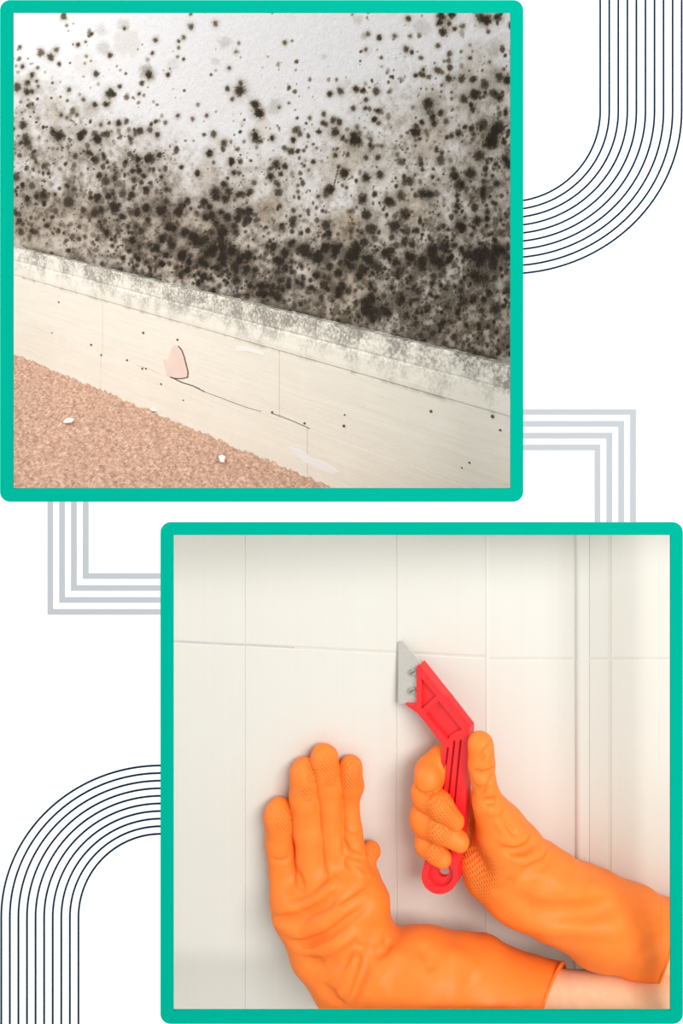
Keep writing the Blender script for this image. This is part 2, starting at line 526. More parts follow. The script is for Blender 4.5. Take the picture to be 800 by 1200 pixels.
def build_wall():
    NX, NZ = 640, 430
    cols = np.linspace(-110, 640, NX)
    # even spacing as the surface is seen, so the finest spots stay sharp
    s_of = np.array([wall_sz(c, 300, 0.0)[0] for c in cols])
    z0, z1 = HB - 0.02, (ZC - ZF) + 0.34
    zz = z0 + (z1 - z0) * np.linspace(0, 1, NZ)
    S, Z = np.meshgrid(s_of, zz)
    pts = np.zeros(S.shape + (3,))
    base = np.array(WO)
    pts[..., 0] = base[0] + sdir.x * S
    pts[..., 1] = base[1] + sdir.y * S
    pts[..., 2] = base[2] + Z
    px, py = to_px(pts)
    px = px.astype(np.float32); py = py.astype(np.float32)
    D = dens(px, py)
    # film of growth between the spots
    n1 = fbm(px / 22.0, py / 22.0, 3, 4)
    n2 = fbm(px / 5.0, py / 6.0, 17, 3)
    n3 = vnoise(px / 1.6, py / 1.6, 29)
    mott = 0.55 * n1 + 0.45 * n2
    film = np.clip((D - 0.22) * 1.2, 0, 1) * np.clip(0.72 + 1.9 * (mott - 0.5), 0.34, 1.3) * 0.78
    film = film + np.clip(D - 0.10, 0, 1) * 0.30 * np.clip((n2 - 0.46) * 3.0, 0, 1)
    speck = np.clip((n3 - 0.70) * 5, 0, 1) * np.clip(D - 0.15, 0, 1) * 0.8 * np.clip(mott * 2.2 - 0.5, 0, 1)
    M = np.clip(film, 0, 0.6)
    M = 1 - (1 - M) * (1 - speck)
    rs = np.random.RandomState(5)

    def stamp(cx, cy, r, dark, halo, sq=1.0):
        R = r * (2.9 if halo else 1.9)
        # column window
        c0, c1 = np.searchsorted(cols, [cx - R, cx + R])
        if c1 <= c0:
            return
        cc = min(max((c0 + c1) // 2, 0), NX - 1)
        colpy = py[:, cc]
        rows = np.nonzero((colpy > cy - R - 4) & (colpy < cy + R + 4))[0]
        if len(rows) == 0:
            return
        r0, r1 = rows[0], rows[-1] + 1
        dx = px[r0:r1, c0:c1] - cx
        dy = (py[r0:r1, c0:c1] - cy) * sq
        wob = (n2[r0:r1, c0:c1] - 0.5) * 0.7 + (n3[r0:r1, c0:c1] - 0.5) * 0.45
        d = np.sqrt(dx * dx + dy * dy) / r + wob
        core = np.clip((1.32 - d) / 0.95, 0, 1)
        a = dark * core * core * (3 - 2 * core)
        if halo:
            h = np.clip((2.5 - d) / 2.0, 0, 1)
            a = np.maximum(a, 0.40 * dark * h * h)
        M[r0:r1, c0:c1] = 1 - (1 - M[r0:r1, c0:c1]) * (1 - a)

    # small colonies
    tries = 30000
    X = rs.uniform(-110, 630, tries); Yp = rs.uniform(-10, 440, tries)
    acc = rs.rand(tries) < dens(X, Yp) ** 1.35 * 0.62
    clump = fbm(X / 26.0, Yp / 26.0, 41, 2)
    acc &= rs.rand(tries) < np.clip((clump - 0.25) * 2.4, 0.1, 1)
    for x, y in zip(X[acc], Yp[acc]):
        r = 0.8 + 2.7 * rs.rand() ** 2.4
        stamp(x, y, r, rs.uniform(0.3, 0.85), False, rs.uniform(0.65, 1.1))
    # pale blotches of early growth
    for _ in range(70):
        x, y = rs.uniform(15, 600), rs.uniform(15, 330)
        if rs.rand() < 0.25 + float(dens(np.array([x]), np.array([y]))[0]):
            stamp(x, y, rs.uniform(4, 11), rs.uniform(.08, .2), False)
    # the large colonies
    for x, y, r in SPOTS:
        stamp(x, y, r * 1.15, min(0.95, rs.uniform(0.48, 0.78) + 0.055 * min(r, 5.5)) * (0.8 if x > 430 and y > 270 else 0.94), True, rs.uniform(0.85, 1.0))
    for k in range(12):
        stamp(391.5 + 5 * k / 11, 216 - 20 * k / 11, 0.9, 0.8, False)
    # patchy darker band on the wall just above the baseboard
    ang = Z - HB
    M = 1 - (1 - M) * (1 - 0.5 * np.clip(1 - ang / 0.012, 0, 1) * np.clip(n1 * 1.6 - 0.2, 0, 1))
    # beige bare patches
    patch = np.zeros_like(M)
    for x, y, r, k in ((405, 263, 17, .8), (316, 245, 15, .75), (404, 187, 18, .6), (503, 165, 20, .6), (557, 62, 16, .35), (490, 245, 22, .5), (244, 262, 12, .5), (243, 204, 14, .45),
                       (148, 50, 16, .35), (100, 75, 14, .25), (562, 160, 16, .5), (384, 205, 9, .45), (308, 150, 10, .4), (60, 130, 16, .3), (545, 395, 22, .5), (300, 345, 14, .4),
                       (90, 270, 40, .45), (40, 285, 40, .6), (400, 350, 40, .45), (200, 290, 60, .35), (560, 410, 50, .35), (590, 270, 16, .5)):
        d = np.sqrt((px - x) ** 2 + (py - y) ** 2) / r + (n2 - .5) * .9
        patch = np.maximum(patch, k * np.clip((1.15 - d) / 0.3, 0, 1))
    # plaster relief
    rel = (fbm(px / 7.0, py / 6.0, 61, 3) - 0.5) * 0.0011 - patch * 0.0005
    v = pts.copy()
    v[..., 0] += ndir.x * rel
    v[..., 1] += ndir.y * rel
    idx = np.arange(NX * NZ).reshape(NZ, NX)
    q = np.stack([idx[:-1, :-1], idx[:-1, 1:], idx[1:, 1:], idx[1:, :-1]], -1).reshape(-1, 4)
    me = bpy.data.meshes.new('wall_back_upper')
    me.vertices.add(NX * NZ)
    me.vertices.foreach_set('co', v.astype(np.float32).ravel())
    me.loops.add(q.size)
    me.loops.foreach_set('vertex_index', q.astype(np.int32).ravel())
    me.polygons.add(len(q))
    me.polygons.foreach_set('loop_start', np.arange(0, q.size, 4, dtype=np.int32))
    me.polygons.foreach_set('loop_total', np.full(len(q), 4, dtype=np.int32))
    me.update(calc_edges=True)
    for nm, arr in (('mould', M), ('patch', patch)):
        at = me.attributes.new(nm, 'FLOAT', 'POINT')
        at.data.foreach_set('value', arr.astype(np.float32).ravel())
    o = link('wall_back_upper', me, 'mouldy_plaster', smooth=True, kind='structure')
    return o


t = NT('mouldy_plaster')
am = t.n('ShaderNodeAttribute', attribute_name='mould').outputs['Fac']
ap = t.n('ShaderNodeAttribute', attribute_name='patch').outputs['Fac']
pc = t.coords()
fine = t.noise(pc, 420, 3, 0.6)
mid = t.noise(pc, 130, 4, 0.6)
ground = t.mix(ap, (0.715, 0.72, 0.735, 1), (0.52, 0.46, 0.39, 1))
ground = t.mix(t.math('MULTIPLY', t.ramp(mid, [(0.40, 0.0), (0.7, 1.0)]), 0.18), ground, (0.52, 0.49, 0.45, 1))
mm = t.math('ADD', am, t.math('MULTIPLY', t.math('SUBTRACT', fine, 0.5), t.math('MULTIPLY', am, 0.55)), clamp=True)
tint = t.ramp(mm, [(0.0, (1, 1, 1, 1)), (0.3, (0.57, 0.525, 0.455, 1)), (0.6, (0.21, 0.178, 0.138, 1)), (0.85, (0.058, 0.047, 0.034, 1)), (1.0, (0.025, 0.02, 0.014, 1))])
col = t.mix(1.0, ground, tint, 'MULTIPLY')
t.set(col, 0.9, 0.15)
t.bump(t.math('ADD', t.math('MULTIPLY', fine, 0.6), mid), 0.8, 0.0028)
MAT['mouldy_plaster'] = t.m
build_wall()

# --- baseboard: moulding, fascia boards, plinth boards in the wall frame
t = NT('baseboard_paint')
oc = t.coords('Object')
sep = t.n('ShaderNodeSeparateXYZ'); t.l(oc, sep.inputs[0])
hz = t.math('DIVIDE', sep.outputs[2], HB)                      # 0 at carpet, 1 at top
nz = t.noise(oc, 26, 5, 0.6)
nf = t.noise(oc, 190, 5, 0.7)
nst = t.noise(t.mapping(oc, (6, 60, 160)), 1.0, 4, 0.6)
top = t.ramp(t.math('ADD', hz, t.math('MULTIPLY', t.math('SUBTRACT', nz, 0.5), 0.45)), [(0.76, 0.0), (0.98, 1.0)])
blot = t.ramp(t.math('ADD', t.math('MULTIPLY', nf, 0.6), t.math('MULTIPLY', nz, 0.4)), [(0.43, 0.0), (0.56, 1.0)])
vor = t.n('ShaderNodeTexVoronoi'); vor.inputs['Scale'].default_value = 95; t.l(oc, vor.inputs['Vector'])
dots = t.ramp(vor.outputs['Distance'], [(0.16, 1.0), (0.38, 0.0)])
grime = t.math('MULTIPLY', top, t.math('MAXIMUM', t.math('MULTIPLY', blot, 0.78), t.math('MULTIPLY', dots, 0.35)))
# dark line in the groove under the moulding
dl = t.math('ABSOLUTE', t.math('SUBTRACT', hz, 0.745))
groove = t.math('MULTIPLY', t.ramp(dl, [(0.0, 1.0), (0.02, 0.0)]), t.ramp(nz, [(0.46, 0.0), (0.66, 1.0)]))
grime = t.math('MAXIMUM', grime, t.math('MULTIPLY', groove, 0.5))
basec = t.mix(t.ramp(nst, [(0.35, 0.0), (0.75, 1.0)]), (0.765, 0.75, 0.67, 1), (0.72, 0.69, 0.60, 1))
basec = t.mix(t.ramp(nz, [(0.5, 0.0), (0.8, 0.6)]), basec, (0.80, 0.78, 0.72, 1))
col = t.mix(grime, basec, (0.13, 0.115, 0.095, 1))
t.set(col, 0.45, 0.35)
t.bump(t.math('ADD', nf, nst), 0.35, 0.0012)
MAT['baseboard_paint'] = t.m
plain('bare_plaster', (0.72, 0.59, 0.51, 1), 0.9, 0.1, vary=0.08)
plain('dark_crack', (0.14, 0.10, 0.075, 1), 0.95, 0.0)
plain('brown_crack', (0.26, 0.19, 0.145, 1), 0.95, 0.0)
plain('filler_white', (0.76, 0.77, 0.76, 1), 0.7, 0.2)
plain('flake_white', (0.80, 0.80, 0.78, 1), 0.6, 0.3)


def profile_run(name, prof, s0, s1, nseg, parent, jitter=0.0, seed=1):
    """sweep a closed (n, z) profile along the wall from s0 to s1"""
    rs = np.random.RandomState(seed)
    v, f = [], []
    m = len(prof)
    for i in range(nseg + 1):
        s = s0 + (s1 - s0) * i / nseg
        for (n, z) in prof:
            dz = 0.0
            if jitter and z > HB * 0.97:
                dz = jitter * (rs.rand() - 0.5)
            v.append((s, n + (dz * 0.5), z + dz))
    for i in range(nseg):
        for k in range(m):
            a, b = i * m + k, i * m + (k + 1) % m
            f.append((a, b, b + m, a + m))
    f.append(tuple(range(m))[::-1])
    f.append(tuple(nseg * m + k for k in range(m)))
    me = mesh_from(name, v, f)
    bm = bmesh.new(); bm.from_mesh(me); bmesh.ops.recalc_face_normals(bm, faces=bm.faces); bm.to_mesh(me); bm.free()
    o = link(name, me, 'baseboard_paint', parent)
    return o


FN = 0.021                                     # face of the boards
z1, z2 = HB * 0.745, HB * 0.312
SE = wall_sz(636, 440, 0.02)[0]                                     # right end, hidden behind the white wall
SL = wall_sz(-110, 290, 0.02)[0]
root = bpy.data.objects.new('baseboard_back', None)
COL.objects.link(root)
root.matrix_world = MW
root['kind'] = 'structure'
mould_prof = [(0.0, HB - 0.004), (0.0, HB), (BT - 0.003, HB + 0.0005), (BT, HB - 0.002), (BT + 0.0005, HB * .955), (BT + 0.0015, HB * .93), (BT + .0024, HB * .895), (BT + .0014, HB * .882), (BT + .0036, HB * .872), (BT + .0046, HB * .85),
              (BT + .0056, HB * .81), (BT + .0062, HB * .78), (BT + .0060, HB * .757), (FN - 0.0006, z1 + 0.0006), (0.002, z1 + 0.0004)]
o = profile_run('moulding', mould_prof, SL, SE, 260, root, 0.0022, 3)
for nm, za, zb, joints in (('fascia_board', z1 + 0.0003, z2 + 0.0001, (120, 327)), ('plinth_board', z2 - 0.0001, -0.004, (118, 360))):
    js = [wall_sz(j, 430, FN)[0] for j in joints]
    edges = [SL] + js + [SE]
    for i in range(len(edges) - 1):
        a, b = edges[i] + (0.0006 if i else 0), edges[i + 1] - 0.0006
        nn = FN + (0.0003 if nm == 'plinth_board' else 0)
        o = profile_run(nm, [(0.002, za), (nn, za), (nn, zb), (0.002, zb)], a, b, 1, root)
        bevel(o, 0.0005, 2, 60)


def on_board(pxpts, n0, n1, name, mat, parent, n=None):
    """a thin slab outlined in pixels lying on the face of the boards"""
    nn = FN if n is None else n
    pts = [wall_sz(x, y, nn) for x, y in pxpts]
    s = Shells()
    s.prism(pts, [], lambda a, b: Vector((a, n0, b)), 0.0, n1 - n0, Vector((0, 1, 0)))
    return link(name, s.mesh(name), mat, parent)


patch_px = [(205.5, 403.5), (209, 405.5), (213, 410), (216, 418), (218.5, 428), (220.5, 436), (219.5, 441.5), (213, 443), (206, 443), (200, 441.5), (196, 440.5), (193.5, 430), (191.5, 422), (195, 421.5), (198, 419), (200, 413), (202, 407)]
on_board(patch_px, FN - 0.001, FN + 0.0006, 'bare_patch', 'bare_plaster', root)
edge_px = [(209, 405.5), (213, 410), (216, 418), (218.5, 428), (220.5, 436), (220, 442), (213, 443.6), (206, 443.3), (200, 442)]
on_board(strip(edge_px, 1.0), FN - 0.001, FN + 0.0009, 'crack_edge', 'dark_crack', root)
on_board(strip([(192.5, 421), (196, 426), (199, 433)], 1.6), FN - 0.001, FN + 0.0008, 'crack_edge', 'bare_plaster', root)
on_board(strip([(238, 458.3), (256, 465), (272, 471), (290, 477.5), (306, 482)], 0.5), FN - 0.001, FN + 0.0008, 'crack', 'brown_crack', root)
on_board(strip([(200, 441.5), (213, 448), (226, 452), (240, 459)], 0.95), FN - 0.001, FN + 0.0009, 'crack', 'dark_crack', root)
on_board(strip([(318, 484), (330, 488), (345, 494), (363, 502)], 0.6), FN - 0.001, FN + 0.0008, 'crack', 'brown_crack', root)
on_board(strip([(162, 428), (176, 432), (190, 439)], 0.6), FN - 0.001, FN + 0.0008, 'crack', 'bare_plaster', root)
on_board([(277, 406), (283, 405.5), (310, 413), (309, 416.5), (290, 411.5), (275, 412)], FN - 0.001, FN + 0.0005, 'filler_patch', 'filler_white', root)
on_board([(338, 523), (352, 527), (364, 536), (380, 541), (398, 553), (392, 556), (372, 549), (356, 541), (344, 532)], FN - 0.001, FN + 0.0006, 'filler_patch', 'filler_white', root)
for i, (x, y, r) in enumerate(((107, 404, 1.3), (119, 416, 1.2), (149, 422, 1.2), (167, 432, 1.3), (171, 432, 1.1), (61, 390, .8), (208, 398, 1.3), (404, 486, 1.0), (403, 499, 1.8), (505, 482, 1.8), (550, 542, 1.2), (541, 548, .9),
                               (357, 496, 1.4), (319, 483, 1.3), (577, 488, 2.2), (586, 504, 1.4), (168, 390, 1.4), (69, 354, 1.0), (189, 450, 1.2), (215, 469, .9))):
    pts = [(x + r * math.cos(k * 1.05 + i) * (0.8 + 0.4 * ((k * 7 + i) % 3) / 2), y + r * math.sin(k * 1.05 + i)) for k in range(6)]
    on_board(pts, FN - 0.001, FN + 0.0010, 'nail_mark', 'dark_crack', root)

# --- carpet
t = NT('carpet_pile')
oc = t.coords()
a1 = t.noise(oc, 190, 5, 0.7)
a2 = t.noise(oc, 14, 3, 0.5)
c1 = t.ramp(a1, [(0.33, (0.33, 0.19, 0.135, 1)), (0.52, (0.58, 0.38, 0.285, 1)), (0.68, (0.78, 0.57, 0.46, 1))])
col = t.mix(t.math('MULTIPLY', a2, 0.25), c1, (0.56, 0.33, 0.22, 1))
t.set(col, 1.0, 0.05)
t.bump(t.noise(oc, 520, 3, 0.6), 0.6, 0.003)
MAT['carpet_pile'] = t.m


def build_carpet():
    # grid in the wall frame: s along the wall, n out of the wall
    s = np.arange(SL, SE - 0.02, 0.0026)
    n = np.concatenate([[0.012], np.arange(0.0225, 0.62, 0.0026)])
    Sg, Ng = np.meshgrid(s, n)
    h = (fbm(Sg / 0.0072, Ng / 0.0072, 77, 2) - 0.5) * 0.013 + (vnoise(Sg / 0.045, Ng / 0.045, 79) - 0.5) * 0.004
    h = h + (vnoise(Sg / 0.0027, Ng / 0.0027, 81) - 0.5) * 0.002
    X = WO.x + sdir.x * Sg + ndir.x * Ng
    Y = WO.y + sdir.y * Sg + ndir.y * Ng
    Zz = ZF + h
    ok = (Y > 0.20) & (Y < 1.6)
    NXc = len(s)
    idx = np.arange(X.size).reshape(X.shape)
    cell = ok[:-1, :-1] & ok[1:, :-1] & ok[:-1, 1:] & ok[1:, 1:]
    q = np.stack([idx[:-1, :-1], idx[1:, :-1], idx[1:, 1:], idx[:-1, 1:]], -1)[cell]
    used = np.unique(q)
    remap = np.full(X.size, -1); remap[used] = np.arange(len(used))
    co = np.stack([X.ravel()[used], Y.ravel()[used], Zz.ravel()[used]], -1)
    q = remap[q]
    me = bpy.data.meshes.new('floor')
    me.vertices.add(len(co)); me.vertices.foreach_set('co', co.astype(np.float32).ravel())
    me.loops.add(q.size); me.loops.foreach_set('vertex_index', q.astype(np.int32).ravel())
    me.polygons.add(len(q))
    me.polygons.foreach_set('loop_start', np.arange(0, q.size, 4, dtype=np.int32))
    me.polygons.foreach_set('loop_total', np.full(len(q), 4, dtype=np.int32))
    me.update(calc_edges=True)
    # face up
    if me.polygons[0].normal.z < 0:
        me.flip_normals()
    return link('floor', me, 'carpet_pile', smooth=True, kind='structure')


build_carpet()


def floor_pt(px, py, dz=0.0):
    return ray_plane(px, py, Vector((0, 0, ZF + dz)), EZ)


def flake(pxpts, label, lift):
    pts = [floor_pt(x, y, 0.004) for x, y in pxpts]
    c = sum(pts, Vector()) / len(pts)
    rel = [p - c for p in pts]
    m = len(rel)
    # thin curled chip
    L = max(r.length for r in rel)
    v = [Vector((r.x, r.y, lift * (r.length / L) ** 2)) for r in rel] + [Vector((0, 0, 0))]
    v += [p + Vector((0, 0, 0.0012)) for p in v]
    f = []
    for i in range(m):
        j = (i + 1) % m
        f.append((i, j, m)); f.append((m + 1 + j, m + 1 + i, 2 * m + 1)); f.append((i, i + m + 1, j + m + 1, j))
    me = mesh_from('paint_flake', v, f)
    o = link('paint_flake', me, 'flake_white')
    o.location = c
    tag(o, label, 'flake', 'paint flakes on the carpet')


flake([(74, 496), (77, 492.5), (82, 491.5), (87, 492.5), (84, 495.5), (79, 498.5)], 'larger slanted white paint flake lying on the pink carpet', 0.004)
flake([(256, 536), (260, 535), (264, 536.5), (262.5, 539), (263, 543), (258.5, 543), (257, 540)], 'small squarish white paint flake lying on the pink carpet', 0.002)
flake([(176, 480.5), (180, 479.5), (187, 481), (183, 482.5), (178, 482)], 'thin sliver of paint on the carpet at the baseboard foot', 0.001)

# ================================================================== lower room: tiled wall
YC = 0.136                                       # depth of the tiled wall right of the corner


def wall_Y(px):
    """depth of the tile faces; the part left of px 570 runs slightly away to the left"""
    return YC


pR = P(570, 770, YC)
dz = (770 - HY) / (752 - HY)
pL = P(205, 752, (1 + YC) * dz - 1)
ldir = Vector((pR.x - pL.x, pR.y - pL.y, 0)).normalized()
ln = Vector((ldir.y, -ldir.x, 0))                # towards the viewer
if ln.y > 0:
    ln = -ln
STEP = 0.003                                     # right-hand pier stands proud


def left_pt(px, py):
    return ray_plane(px, py, pR, ln)


def depth_at(px, py=950):
    return left_pt(px, py).y if px < 570 else YC


t = NT('tile_glaze')
oc = t.coords()
streak = t.noise(t.mapping(oc, (160, 160, 2.0)), 1.0, 3, 0.5)
soft = t.noise(oc, 6, 3, 0.5)
c = t.mix(t.ramp(soft, [(0.3, 0.0), (0.7, 1.0)]), (0.695, 0.70, 0.655, 1), (0.70, 0.69, 0.635, 1))
c = t.mix(t.math('MULTIPLY', t.ramp(streak, [(0.35, 0.0), (0.75, 1.0)]), 0.16), c, (0.65, 0.62, 0.555, 1))
t.set(c, 0.35, 0.3)
t.bump(streak, 0.12, 0.0006)
MAT['tile_glaze'] = t.m
t = plain('grout_white', (0.66, 0.64, 0.58, 1), 0.9, 0.1, vary=0.04, scale=60)
plain('grout_grey', (0.52, 0.51, 0.54, 1), 0.9, 0.1, vary=0.15, scale=200)
plain('trim_white', (0.72, 0.72, 0.67, 1), 0.35, 0.3)

TOP, BOT = 609, 1330
# backing (grout bed) of the wall: left run, right run and pier as one piece of structure
GD = 0.0007                                      # grout lies this much behind the tile faces
s = Shells()
zT, zB = P(0, TOP, YC).z, P(0, BOT, YC).z
pl = pR - ldir * 0.62
xr = P(679, 800, YC).x
xe = P(960, 800, YC).x
foot = [(pl.x, pl.y), (pR.x, pR.y), (xr, YC), (xr, YC - STEP), (xe, YC - STEP), (xe, YC + 0.03), (pR.x, YC + 0.03), (pl.x, pl.y + 0.03)]
foot = [(x - ln.x * GD, y + GD) if i < 5 else (x, y) for i, (x, y) in enumerate(foot)]
s.prism(foot, [], lambda x, y: Vector((x, y, zB)), 0.0, zT - zB, EZ)
tiled = link('wall_back_lower', s.mesh('wall_back_lower'), 'grout_white', kind='structure')


def tile(quad, p0, n, name='tile', mat='tile_glaze', bev=0.0006, proud=0.0):
    """quad of pixels on the plane (p0, n); real prism 6 mm thick"""
    pts = [ray_plane(x, y, p0, n) + n * proud for x, y in quad]
    v = pts + [p - n * 0.005 for p in pts]
    f = [(3, 2, 1, 0), (4, 5, 6, 7)] + [(i, (i + 1) % 4, (i + 1) % 4 + 4, i + 4) for i in range(4)]
    me = mesh_from(name, v, f)
    bm = bmesh.new(); bm.from_mesh(me); bmesh.ops.recalc_face_normals(bm, faces=bm.faces); bm.to_mesh(me); bm.free()
    o = link(name, me, mat, tiled)
    bevel(o, bev, 3, 30)
    return o


# rows of the course line on each run
def course(px):
    return 752 + (px - 205) * 18.0 / 365.0 if px < 570 else 771.5


colsL = [-70, 107, 287, 464.5, 570.5]
for i in range(4):
    a, b = colsL[i] + 0.5, colsL[i + 1] - (0.5 if i < 3 else 1.6)
    g = 1.7
    tile([(a, TOP), (b, TOP), (b, course(b) - g), (a, course(a) - g)], pR, ln)
    tile([(a, course(a) + g), (b, course(b) + g), (b, BOT), (a, BOT)], pR, ln)
fn = Vector((0, -1, 0))
pF = Vector((0, YC, 0))
pP = Vector((0, YC - STEP, 0))
for p0, a, b in ((pF, 572.5, 671.5), (pP, 690.5, 712.0), (pP, 716.0, 810.0), (pP, 814, 950)):
    tile([(a, TOP), (b, TOP), (b, 770.6), (a, 770.6)], p0, fn)
    tile([(a, 773.6), (b, 773.6), (b, BOT), (a, BOT)], p0, fn)
# rounded corner strip of the pier
s = Shells()
x0, x1 = P(674.5, 800, YC - STEP).x, P(689.5, 800, YC - STEP).x
arc = [(x0, YC + 0.002)]
for k in range(9):
    th = math.pi / 2 * k / 8
    arc.append((x0 + 0.0055 * (1 - math.cos(th)), YC - STEP - 0.0008 + 0.0055 * (1 - math.sin(th))))
arc += [(x1, YC - STEP - 0.0002), (x1, YC + 0.002)]
s.prism(arc, [], lambda x, y: Vector((x, y, zB + 0.001)), 0.0, zT - zB - 0.002, EZ)
link('corner_strip', s.mesh('corner_strip'), 'trim_white', tiled)
# stained stretch of the course joint
s = Shells()
poly = strip([(198, course(198) - .3), (250, course(250) + .2), (300, course(300) - .2), (345, course(345))], 1.1)
s.prism(poly, [], left_pt, 0.0002, 0.0009, -ln)
link('grout_line', s.mesh('grout_line'), 'grout_grey', tiled)
# grout bead in the inner corner
s = Shells()
cx = P(571, 800, YC).x
s.prism([(cx - .0035, YC + .003), (cx - .0016, YC - .0004), (cx + .0016, YC - .0004), (cx + .0032, YC + .003)], [], lambda x, y: Vector((x, y, zB + .001)), 0.0, zT - zB - .002, EZ)
link('grout_bead', s.mesh('grout_bead'), 'trim_white', tiled)

# ================================================================== grout scraper
yaw, pit = math.radians(31), math.radians(7)
A = P(466, 752, depth_at(466, 752) - 0.0080)
d1 = Vector((math.cos(yaw), -math.sin(yaw), 0))
d2 = Vector((0, -math.sin(pit), -math.cos(pit)))
TN = d1.cross(d2).normalized()
if TN.y > 0:
    TN = -TN
TB = -TN                                           # depth direction


def tool(px, py):
    return ray_plane(px, py, A, TN)


def tool_at(depth):
    """pixels on the plane lying that deep behind the face of the handle"""
    return lambda px, py: ray_plane(px, py, A + TB * depth, TN)


plain('red_plastic', (0.80, 0.022, 0.028, 1), 0.38, 0.5)
t = NT('blade_steel')
oc = t.coords()
g = t.noise(oc, 500, 3, 0.6)
t.set(t.mix(g, (0.50, 0.49, 0.45, 1), (0.70, 0.68, 0.63, 1)), 0.42, 0.5, 0.3)
t.bump(g, 0.2, 0.0005)
MAT['blade_steel'] = t.m
plain('screw_steel', (0.62, 0.60, 0.56, 1), 0.25, 0.5, 0.9)

scr = empty('grout_scraper', tool(515, 1049))
tag(scr, 'red plastic grout scraper with steel blade held against the tile joint', 'scraper')
ring_c, ring_r = (515, 1026.5), 21.5
outline = [(488, 781), (491.5, 779), (520, 815), (550, 854), (549.5, 866), (545, 940), (540, 1000)]
outline += [(ring_c[0] + ring_r * math.cos(a), ring_c[1] + ring_r * math.sin(a)) for a in [math.radians(-20 + 220 * k / 22) for k in range(23)]]
outline += [(503, 985), (513, 930), (519, 874), (503, 853), (489.5, 836.5), (474, 825), (487.5, 826)]
circ = lambda c, r, n=24: [(c[0] + r * math.cos(2 * math.pi * k / n), c[1] + r * math.sin(2 * math.pi * k / n)) for k in range(n)]


def slot(p, q, w):
    p, q = Vector(p), Vector(q)
    t_ = (q - p).normalized(); n_ = Vector((-t_.y, t_.x)) * w / 2
    pts = []
    for c_, a0 in ((q, -90), (p, 90)):
        for k in range(5):
            a = math.radians(a0 + 180 * k / 4)
            pts.append(tuple(c_ + (t_ * math.cos(a)) * w / 2 + n_ * math.sin(a)))
    return pts


pockets = [[(493.6, 795), (511.0, 815.4), (493.6, 831.0)],
           [(513.7, 821.2), (541.0, 855.2), (534, 857.5), (528, 861.5), (524.4, 867.0), (498.2, 836.7)],
           slot((524.5, 877), (510.5, 990), 2.6), slot((532.0, 869), (518.5, 995), 2.6), slot((539.5, 868), (526.5, 998), 2.6),
           circ((516, 1025), 14.5)]
hole = circ((517.5, 1023.5), 6.8)
s = Shells()
T1, T2, T3 = 0.0042, 0.0095, 0.0137
s.prism(outline, pockets, tool, 0.0, T1, TB)
s.prism(outline, [hole], tool, T1, T2, TB)
s.prism(outline, pockets, tool, T2, T3, TB)
handle = link('handle', s.mesh('handle'), 'red_plastic')
adopt(handle, scr)
bevel(handle, 0.0005, 2, 50)
# serrated thumb rest on the spine
s = Shells()
sp0, sp1 = tool(521, 816.5), tool(549, 852.5)
along = (sp1 - sp0)
outw = along.normalized().cross(TB).normalized()
if outw.z < 0:
    outw = -outw
for k in range(17):
    c = sp0 + along * (k + 0.5) / 17 + TB * (T3 / 2)
    s.box(c + outw * 0.0003, along.normalized() * 0.00065, outw * 0.0012, TB * (T3 / 2 * 0.8))
o = link('thumb_rest', s.mesh('thumb_rest'), 'red_plastic')
o.parent = handle
# the two share world coordinates, the handle carries the offset
o.matrix_parent_inverse = Matrix.Identity(4)
teeth = []
yy = 753.0
k = 0
while yy < 824:
    teeth.append((466.0 + (0.9 if k % 2 else 0.0), yy))
    yy += 1.6
    k += 1
bl = [(472, 752), (493.5, 778), (497, 790), (497, 826), (490, 826.5), (467, 824.5)] + teeth[::-1] + [(468, 752)]
s = Shells()
s.prism(bl, [], tool_at(0.0052), 0.0, 0.0014, TB)
o = link('blade', s.mesh('blade'), 'blade_steel')
adopt(o, scr)
for (x, y) in ((483.2, 788.3), (482.2, 810.2)):
    s = Shells()
    r = 4.4
    s.prism(circ((x, y), r, 18), [], tool_at(0.0018), 0.0, 0.0038, TB)
    o = link('screw', s.mesh('screw'), 'screw_steel')
    bevel(o, 0.0008, 2, 40)
    adopt(o, scr)
    s = Shells()
    s.prism(slot((x - 2.6, y + 1.3), (x + 2.6, y - 1.3), 1.1), [], tool_at(0.0015), 0.0, 0.0008, TB)
    p = link('screw_slot', s.mesh('screw_slot'), 'dark_crack')
    p.parent = o
    p.matrix_parent_inverse = Matrix.Identity(4)


